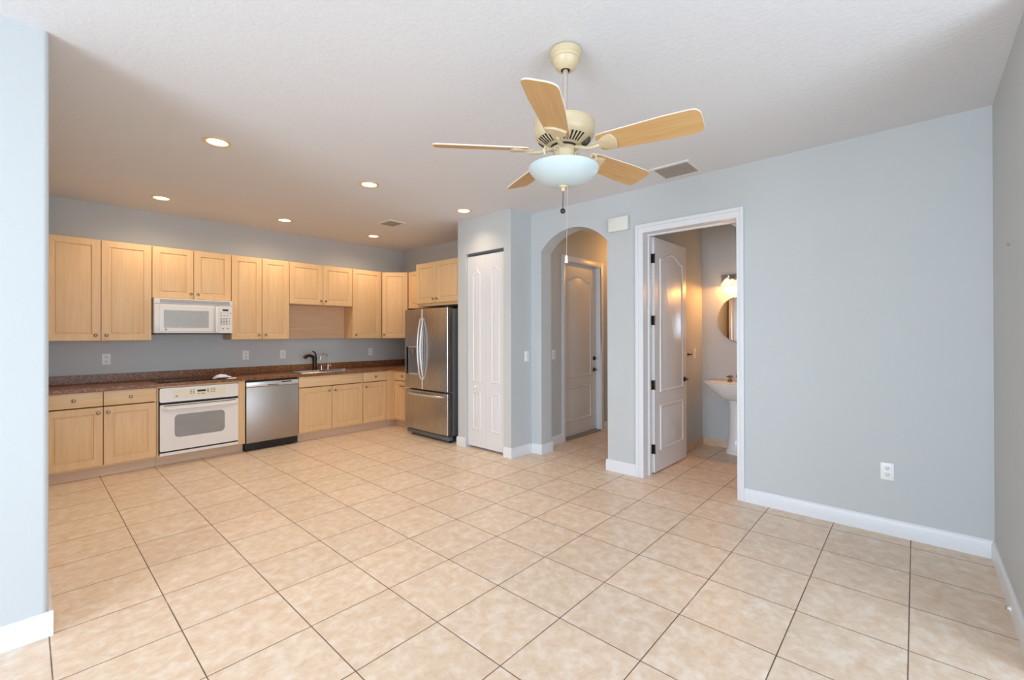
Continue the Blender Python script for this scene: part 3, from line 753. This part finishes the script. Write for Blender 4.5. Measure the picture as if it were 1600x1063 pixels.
# ================================================================== PLATES ON THE WALLS
def outlet(label, loc, rotz, kind='outlet', group=None):
    o = thing('wall_outlet' if kind == 'outlet' else 'light_switch', label, 'outlet' if kind == 'outlet' else 'switch', loc, rotz)
    MB().box(-0.036, 0.036, -0.006, 0.0, -0.058, 0.058, 0.0025, 2).build('plate', 'white_plastic', o)
    if kind == 'outlet':
        for dz in (0.022, -0.022):
            r = MB().prism([(0.016 * math.cos(a), dz + 0.0145 * math.sin(a)) for a in [2 * PI * k / 20 for k in range(20)]], -0.0085, -0.006, 'y').build('socket', 'ivory_plastic', o)
            MB().box(-0.0075, -0.0055, -0.0092, -0.0085, dz - 0.002, dz + 0.007).box(0.0055, 0.0075, -0.0092, -0.0085, dz - 0.002, dz + 0.006).lathe([(0.0024, -0.0085), (0.0024, -0.0092)], (0, 0, dz - 0.008), 8, 'y').build('slots', 'dark', r)
    else:
        MB().box(-0.016, 0.016, -0.009, -0.006, -0.033, 0.033, 0.0015, 1).build('rocker', 'ivory_plastic', o)
    return o
outlet('white wall outlet over the granite above the two base cabinet drawers', (0.584, YK, 1.108), 0)
outlet('white wall outlet over the granite near the dishwasher', (1.909, YK, 1.104), 0)
outlet('white rocker switch on the backsplash wall just before the bronze faucet', (2.360, YK, 1.100), 0, 'switch')
outlet('white wall outlet near the kitchen corner below the single-door cabinet', (3.669, YK, 1.098), 0)
outlet('white wall outlet low on the long bare wall above the baseboard', (XR, 0.145, 0.427), -PI / 2)
outlet('white rocker switch on the pantry side wall beside the arch', (3.862, 3.29, 1.112), 0, 'switch')
outlet('white rocker switch in the hall beside the panelled door, inside the arch', (4.385, YH, 1.115), 0, 'switch')
outlet('white rocker switch inside the powder room near the open door', (5.40, 1.96, 1.130), 0, 'switch')
hk = thing('robe_hook', 'small dark metal hook on the powder room wall by the open door', 'hook', (5.20, 1.96, 1.126))
MB().lathe([(0.018, 0), (0.017, -0.005), (0.008, -0.009)], (0, 0, 0), 16, 'y').build('plate', 'bronze', hk)
MB().tube([(0, -0.006, 0), (0, -0.035, -0.004), (0, -0.045, 0.012)], [0.006, 0.006, 0.007], 10).build('prong', 'bronze', hk)
ch = thing('door_chime', 'white door chime box on the wall between the arch and doorway', 'chime', (XR, 2.150, 2.442), -PI / 2)
MB().box(-0.098, 0.098, -0.012, 0.0, -0.062, 0.062, 0.002, 1).build('base', 'ivory_plastic', ch)
MB().box(-0.105, 0.105, -0.052, -0.012, -0.068, 0.068, 0.006, 3).build('cover', 'ivory_plastic', ch)
an = MB().lathe([(0.006, 0), (0.005, 0.006), (0.002, 0.009)], (0, 0, 0), 12, 'y').build('wall_anchor', 'brass'); an.location = (3.305, YF, 1.808)
tag(an, 'tiny brass wall anchor left in the grey side wall', 'anchor')
st = thing('door_stop', 'small white stub on the baseboard of the grey side wall', 'door stop', (3.20, YF + BT, 0.035))
MB().lathe([(0.011, 0), (0.010, 0.004), (0.006, 0.006), (0.006, 0.012)], (0, 0, 0), 14, 'y').build('base', 'white_plastic', st)
MB().lathe([(0.007, 0.012), (0.008, 0.016), (0.006, 0.02)], (0, 0, 0), 14, 'y').build('tip', 'grey_mark', st)

# ================================================================== CEILING FIXTURES
def downlight(label, x, y):
    o = thing('recessed_downlight', label, 'ceiling light', (x, y, CEIL), 0, 'recessed downlights over the kitchen')
    return o
spots = [
    (0.930, 3.70, 'lit recessed downlight standing alone in the open ceiling, largest of the six'),
    (2.137, 3.72, 'lit recessed downlight in the open ceiling midway between the largest one and the pantry'),
    (3.308, 3.735, 'lit recessed downlight right in front of the pantry wall'),
    (0.930, 5.630, 'lit recessed downlight over the oven side of the kitchen, close to the kitchen wall'),
    (2.114, 5.630, 'lit recessed downlight over the dishwasher, close to the kitchen wall'),
    (3.301, 5.630, 'lit recessed downlight by the kitchen corner, just past the small ceiling vent')]
proto = thing('recessed_downlight', spots[0][2], 'ceiling light', (spots[0][0], spots[0][1], CEIL), 0, 'recessed downlights over the kitchen')
MB().lathe([(0.064, -0.001), (0.066, -0.006), (0.074, -0.008), (0.086, -0.006), (0.090, -0.001)], (0, 0, 0), 40, cap0=False, cap1=False).build('trim_ring', 'gold_ring', proto)
MB().lathe([(0.064, -0.002), (0.045, -0.0045), (0.02, -0.0055), (0.0, -0.006)][:3] + [(0.002, -0.006)], (0, 0, 0), 40).build('lens', 'lamp', proto)
for x, y, lab in spots[1:]: dup(proto, (x, y, CEIL), lab)
for k, (x, y, lab) in enumerate(spots):
    l = bpy.data.lights.new('downlight_lamp', 'SPOT'); l.energy = DOWNLIGHT_W[k]; l.color = WARM; l.spot_size = math.radians(168 if k > 2 else 135); l.spot_blend = 0.8 if k > 2 else 1.0; l.shadow_soft_size = 0.06
    o = bpy.data.objects.new('downlight_lamp', l); COL.objects.link(o); o.location = (x, y, CEIL - 0.03)

def vent(label, x0, x1, y0, y1, n, along='y', deep=True):
    o = thing('ceiling_vent', label, 'vent', ((x0 + x1) / 2, (y0 + y1) / 2, CEIL))
    w, h = (x1 - x0) / 2, (y1 - y0) / 2; f = 0.028
    m = MB()
    for a, b, c, d in ((-w, w, -h, -h + f), (-w, w, h - f, h), (-w, -w + f, -h + f, h - f), (w - f, w, -h + f, h - f)): m.box(a, b, c, d, -0.012, 0.0, 0.002, 1)
    m.build('frame', 'vent_metal', o)
    MB().box(-w + f, w - f, -h + f, h - f, -0.002, -0.0005).build('duct', 'dark', o)
    m = MB()
    for k in range(n):
        if along == 'y':
            x = -w + f + (2 * (w - f)) * (k + 0.5) / n; s = (w - f) / n * 0.72
            m.loft([[(x + s, yy, -0.012), (x + s - 0.002, yy, -0.0125), (x - s, yy, -0.004), (x - s + 0.002, yy, -0.0035)] for yy in (-h + f, h - f)])
        else:
            y = -h + f + (2 * (h - f)) * (k + 0.5) / n; s = (h - f) / n * 0.85
            m.loft([[(xx, y + s, -0.012), (xx, y + s - 0.002, -0.0125), (xx, y - s, -0.004), (xx, y - s + 0.002, -0.0035)] for xx in (-w + f, w - f)])
    m.build('louver', 'vent_dark', o)
    return o
vent('white ceiling vent with brownish grey slats near the long bare wall, past the fan', 3.535, 3.855, 1.320, 1.655, 5)
vent('small grey ceiling vent in the kitchen ceiling by the corner downlight', 2.945, 3.185, 4.665, 4.945, 6, 'x')

# ceiling fan (it hangs about 1.5 degrees out of plumb)
FC = (1.774, 1.255, CEIL)
fan = thing('ceiling_fan', 'cream ceiling fan with five light oak blades and frosted light bowl', 'ceiling fan', FC)
fan.rotation_euler = (math.radians(1.5), 0, 0)
MB().lathe([(0.058, -0.003), (0.0735, -0.008), (0.0755, -0.020), (0.0735, -0.036), (0.0710, -0.037), (0.069, -0.053), (0.0655, -0.054), (0.060, -0.071), (0.050, -0.086), (0.038, -0.097), (0.027, -0.102), (0.022, -0.100), (0.020, -0.09)], (0, 0, 0), 40).build('canopy', 'fan_cream', fan)
MB().lathe([(0.0205, -0.0995), (0.0205, -0.1005), (0.011, -0.1005)], (0, 0, 0), 24).build('collar', 'black', fan)
MB().lathe([(0.0125, -0.09), (0.0125, -0.365)], (0, 0, 0), 20).build('downrod', 'fan_rod', fan)
mh = MB().lathe([(0.02, -0.345), (0.024, -0.350), (0.120, -0.354), (0.142, -0.357), (0.149, -0.362), (0.149, -0.366), (0.1465, -0.368), (0.1465, -0.408), (0.141, -0.424), (0.129, -0.438), (0.108, -0.453), (0.085, -0.465), (0.072, -0.470)], (0, 0, 0), 48).build('motor_housing', 'fan_cream', fan)
m = MB()
for k in range(40):
    a = 2 * PI * k / 40
    if k % 8 >= 6: continue
    b = bmesh.new(); bmesh.ops.create_cube(b, size=1)
    for v in b.verts: v.co = Vector((v.co.x * 0.048, v.co.y * (0.007 + 0.004 * v.co.x), v.co.z * 0.0022))
    m.merge(b, Matrix.Rotation(a, 4, 'Z') @ Matrix.Translation((0.1075, 0, -0.4535)) @ Matrix.Rotation(math.radians(-33), 4, 'Y'))
m.build('vent_slots', 'dark', mh)
MB().lathe([(0.066, -0.468), (0.066, -0.478)], (0, 0, 0), 36).build('flywheel', 'black', fan)
sh = MB().lathe([(0.062, -0.4785), (0.064, -0.484), (0.056, -0.490), (0.052, -0.494), (0.052, -0.535), (0.058, -0.548), (0.066, -0.560)], (0, 0, 0), 36).build('switch_housing', 'fan_cream', fan)
NB = 5; TH0 = 135.3; R_TIP = 0.634; Z_BL = -0.490
def blade_outline():
    r0, r1 = 0.178, R_TIP; n = 22
    half = lambda r: 0.056 + 0.017 * min((r - r0) / (r1 - r0) * 1.5, 1)
    rs = [r0 + (r1 - r0 - 0.045) * k / n for k in range(n + 1)]
    out = [(r0, -0.045), (r0 + 0.012, -0.054)] + [(r, -half(r)) for r in rs[2:]]
    for k in range(1, 12):
        a = -PI / 2 + PI * k / 12; hw = half(rs[-1]); ca, sa = math.cos(a), math.sin(a)
        out.append((rs[-1] + 0.045 * abs(ca) ** 0.7, hw * math.copysign(abs(sa) ** 0.55, sa)))
    return out + [(r, half(r)) for r in reversed(rs[2:])] + [(r0 + 0.012, 0.054), (r0, 0.045)]
OUT = blade_outline()
def make_blade(k):
    a = math.radians(TH0 + 72 * k)
    T = Matrix.Rotation(a, 4, 'Z') @ Matrix.Translation((0, 0, Z_BL)) @ Matrix.Rotation(math.radians(-16), 4, 'X')
    b = MB().prism(OUT, 0.0, 0.0045, 'z').build('blade', 'blade', fan)
    b.matrix_local = T
    MB().prism([(x + (0.0006 if x > 0.4 else -0.0006), y * 1.01) for x, y in OUT], 0.0020, 0.0066, 'z').build('blade_edge', 'blade_edge', b)
    plate = [(0.150, -0.016), (0.185, -0.022), (0.215, -0.045), (0.250, -0.052), (0.262, -0.03), (0.268, 0.0), (0.262, 0.03), (0.250, 0.052), (0.215, 0.045), (0.185, 0.022), (0.150, 0.016)]
    m = MB().loft([[(x, y, -0.0005) for x, y in plate], [(x, y, -0.006) for x, y in plate], [(x * 0.985 + 0.003, y * 0.86, -0.010) for x, y in plate]])
    Ti = T.inverted()
    P = lambda r, z: Ti @ Vector((r * math.cos(a), r * math.sin(a), z))
    m.tube([P(0.060, -0.481), P(0.085, -0.488), P(0.120, -0.501), P(0.150, -0.502), P(0.185, -0.497)], [0.010, 0.010, 0.009, 0.010, 0.011], 10)
    m.build('blade_iron', 'fan_cream', b)
for k in range(NB): make_blade(k)
prof = [(0.162, -0.571), (0.169, -0.572), (0.1715, -0.576), (0.169, -0.584), (0.160, -0.597), (0.144, -0.614), (0.120, -0.632), (0.090, -0.646), (0.056, -0.655), (0.026, -0.659), (0.008, -0.659)]
MB().lathe(prof, (0, 0, 0), 56).build('light_bowl', 'bowl', fan)
for deg in (300, 180, 60):
    a = math.radians(deg); ca, sa = math.cos(a), math.sin(a)
    rz = [(0.074, -0.508), (0.072, -0.498), (0.064, -0.493), (0.057, -0.499), (0.055, -0.516), (0.060, -0.540), (0.078, -0.556), (0.105, -0.562), (0.130, -0.560), (0.150, -0.549), (0.156, -0.530), (0.149, -0.515), (0.136, -0.513), (0.129, -0.523), (0.133, -0.533)]
    MB().tube([(r * ca, r * sa, z) for r, z in rz], 0.0050, 10).build('scroll_arm', 'fan_cream', sh)
MB().lathe([(0.008, -0.6585), (0.023, -0.660), (0.020, -0.667), (0.010, -0.670), (0.011, -0.676), (0.007, -0.685), (0.002, -0.687)], (0, 0, 0), 20).build('finial', 'fan_cream', fan)
pc = MB().tube([(0, 0, -0.686), (0, 0, -0.771)], 0.0016, 6).build('pull_chain', 'bronze', fan)
MB().lathe([(0.002, 0.013), (0.009, 0.010), (0.0125, 0.003), (0.0125, -0.003), (0.009, -0.010), (0.002, -0.013)], (0, 0, -0.782), 16).build('chain_ball', 'bronze', pc)
QX, QY = 0.015, -0.016
pc = MB().tube([(QX, QY, -0.655), (QX, QY, -0.70)], 0.0022, 6).tube([(QX, QY, -0.70), (QX, QY, -1.000)], 0.0009, 6).build('pull_cord', 'fan_rod', fan)
MB().lathe([(0.0025, 0.0), (0.006, -0.006), (0.0075, -0.030), (0.009, -0.036), (0.004, -0.038)], (QX, QY, -0.998), 16).build('cord_pull', 'porcelain', pc)

# ================================================================== POWDER ROOM
ps = thing('pedestal_sink', 'white porcelain pedestal sink inside the powder room', 'sink', (5.455, 1.515, 0))
m = MB()
prof = [(0.115, 0.0, .0), (0.115, 0.03, .0), (0.100, 0.05, 0.), (0.086, 0.18, 0.), (0.076, 0.36, 0.), (0.074, 0.52, 0.), (0.084, 0.62, 0.), (0.10, 0.66, 0.), (0.105, 0.70, 0.0)]
m.loft([[(0.02 + r * 0.95 * math.cos(2 * PI * k / 28), r * math.sin(2 * PI * k / 28), z) for k in range(28)] for r, z, _ in [(r, z * 0.94, q) for r, z, q in prof]])
m.build('pedestal', 'porcelain', ps)
def basin_loop(a, bfront, z, back=0.195, n=40, dx=0.0):
    L = []
    for k in range(n):
        t = 2 * PI * k / n; x = math.cos(t); y = math.sin(t)
        xx = -bfront * -x if x < 0 else back * (abs(x) ** 0.5)
        L.append((xx + dx, a * math.copysign(abs(y) ** 0.85, y), z))
    return L
m = MB()
outer = [(0.115, 0.10, 0.655, 0.12), (0.16, 0.14, 0.675, 0.15), (0.24, 0.19, 0.735, 0.185), (0.30, 0.225, 0.79, 0.195), (0.335, 0.245, 0.828, 0.2), (0.345, 0.25, 0.842, 0.2), (0.340, 0.247, 0.850, 0.2), (0.315, 0.225, 0.850, 0.19)]
inner = [(0.275, 0.200, 0.842, 0.075), (0.255, 0.18, 0.80, 0.06), (0.19, 0.13, 0.735, 0.04), (0.08, 0.06, 0.715, 0.03)]
m.loft([basin_loop(a, b, z - 0.045, bk) for a, b, z, bk in outer + inner])
m.build('basin', 'porcelain', ps)
bf = thing('basin_faucet', 'aged brass two-handle faucet on the pedestal sink', 'faucet', (5.575, 1.515, 0.806))
MB().lathe([(0.026, 0), (0.024, 0.012), (0.014, 0.02), (0.013, 0.06), (0.016, 0.075), (0.008, 0.085)], (0, 0, 0), 20).tube([(0, 0, 0.05), (-0.03, 0, 0.085), (-0.07, 0, 0.085), (-0.10, 0, 0.06)], [0.011, 0.011, 0.010, 0.009], 12).build('spout', 'brass', bf)
for sy in (-1, 1):
    h = MB().lathe([(0.024, 0), (0.022, 0.012), (0.012, 0.02), (0.011, 0.045), (0.016, 0.052), (0.013, 0.066), (0.004, 0.07)], (0, sy * 0.10, 0), 18)
    for t in range(4):
        a = t * PI / 2 + 0.5; h.tube([(0, sy * 0.10, 0.056), (0.034 * math.cos(a), sy * 0.10 + 0.034 * math.sin(a), 0.056)], [0.006, 0.008], 8)
    h.build('handle', 'brass', bf)
mr = thing('round_mirror', 'round frameless mirror on the powder room wall over the pedestal sink', 'mirror', (5.66, 1.503, 1.535))
MB().lathe([(0.28, -0.001), (0.28, -0.004), (0.274, -0.007), (0.268, -0.0075)], (0, 0, 0), 64, 'x').build('mirror_glass', 'mirror', mr)
vl = thing('vanity_light', 'bar vanity light with frosted bell shades over the round mirror', 'wall lamp', (5.66, 1.500, 2.02))
MB().box(-0.022, 0.0, -0.225, 0.225, -0.05, 0.05, 0.006, 2).build('backplate', 'chrome', vl)
for dy in (0.14, 0.0, -0.14):
    arm = MB().tube([(-0.022, dy, 0.02), (-0.06, dy, 0.035), (-0.085, dy, 0.025), (-0.09, dy, 0.0)], 0.008, 10).lathe([(0.02, 0.012), (0.022, 0.0), (0.018, -0.012)], (-0.09, dy, 0.0), 18).build('arm', 'chrome', vl)
    MB().lathe([(0.020, -0.008), (0.034, -0.022), (0.050, -0.045), (0.064, -0.078), (0.067, -0.090), (0.064, -0.089), (0.047, -0.046), (0.03, -0.024)], (-0.09, dy, 0.0), 28, cap0=False, cap1=False).build('shade', 'shade_glow', vl)
    MB().lathe([(0.008, -0.01), (0.022, -0.035), (0.026, -0.055), (0.018, -0.075), (0.004, -0.082)], (-0.09, dy, 0.0), 16).build('bulb', 'lamp', vl)
    l = bpy.data.lights.new('vanity_bulb', 'POINT'); l.energy = BATH_W; l.color = (1.0, 0.42, 0.10); l.shadow_soft_size = 0.03
    o = bpy.data.objects.new('vanity_bulb', l); COL.objects.link(o); o.location = (5.57, 1.50 + dy, 1.945)
# hall ceiling lamp, out of sight past the arch
l = bpy.data.lights.new('hall_lamp', 'POINT'); l.energy = HALL_W; l.color = (1.0, 0.46, 0.11); l.shadow_soft_size = 0.08
o = bpy.data.objects.new('hall_lamp', l); COL.objects.link(o); o.location = (6.0, 2.85, 2.50)
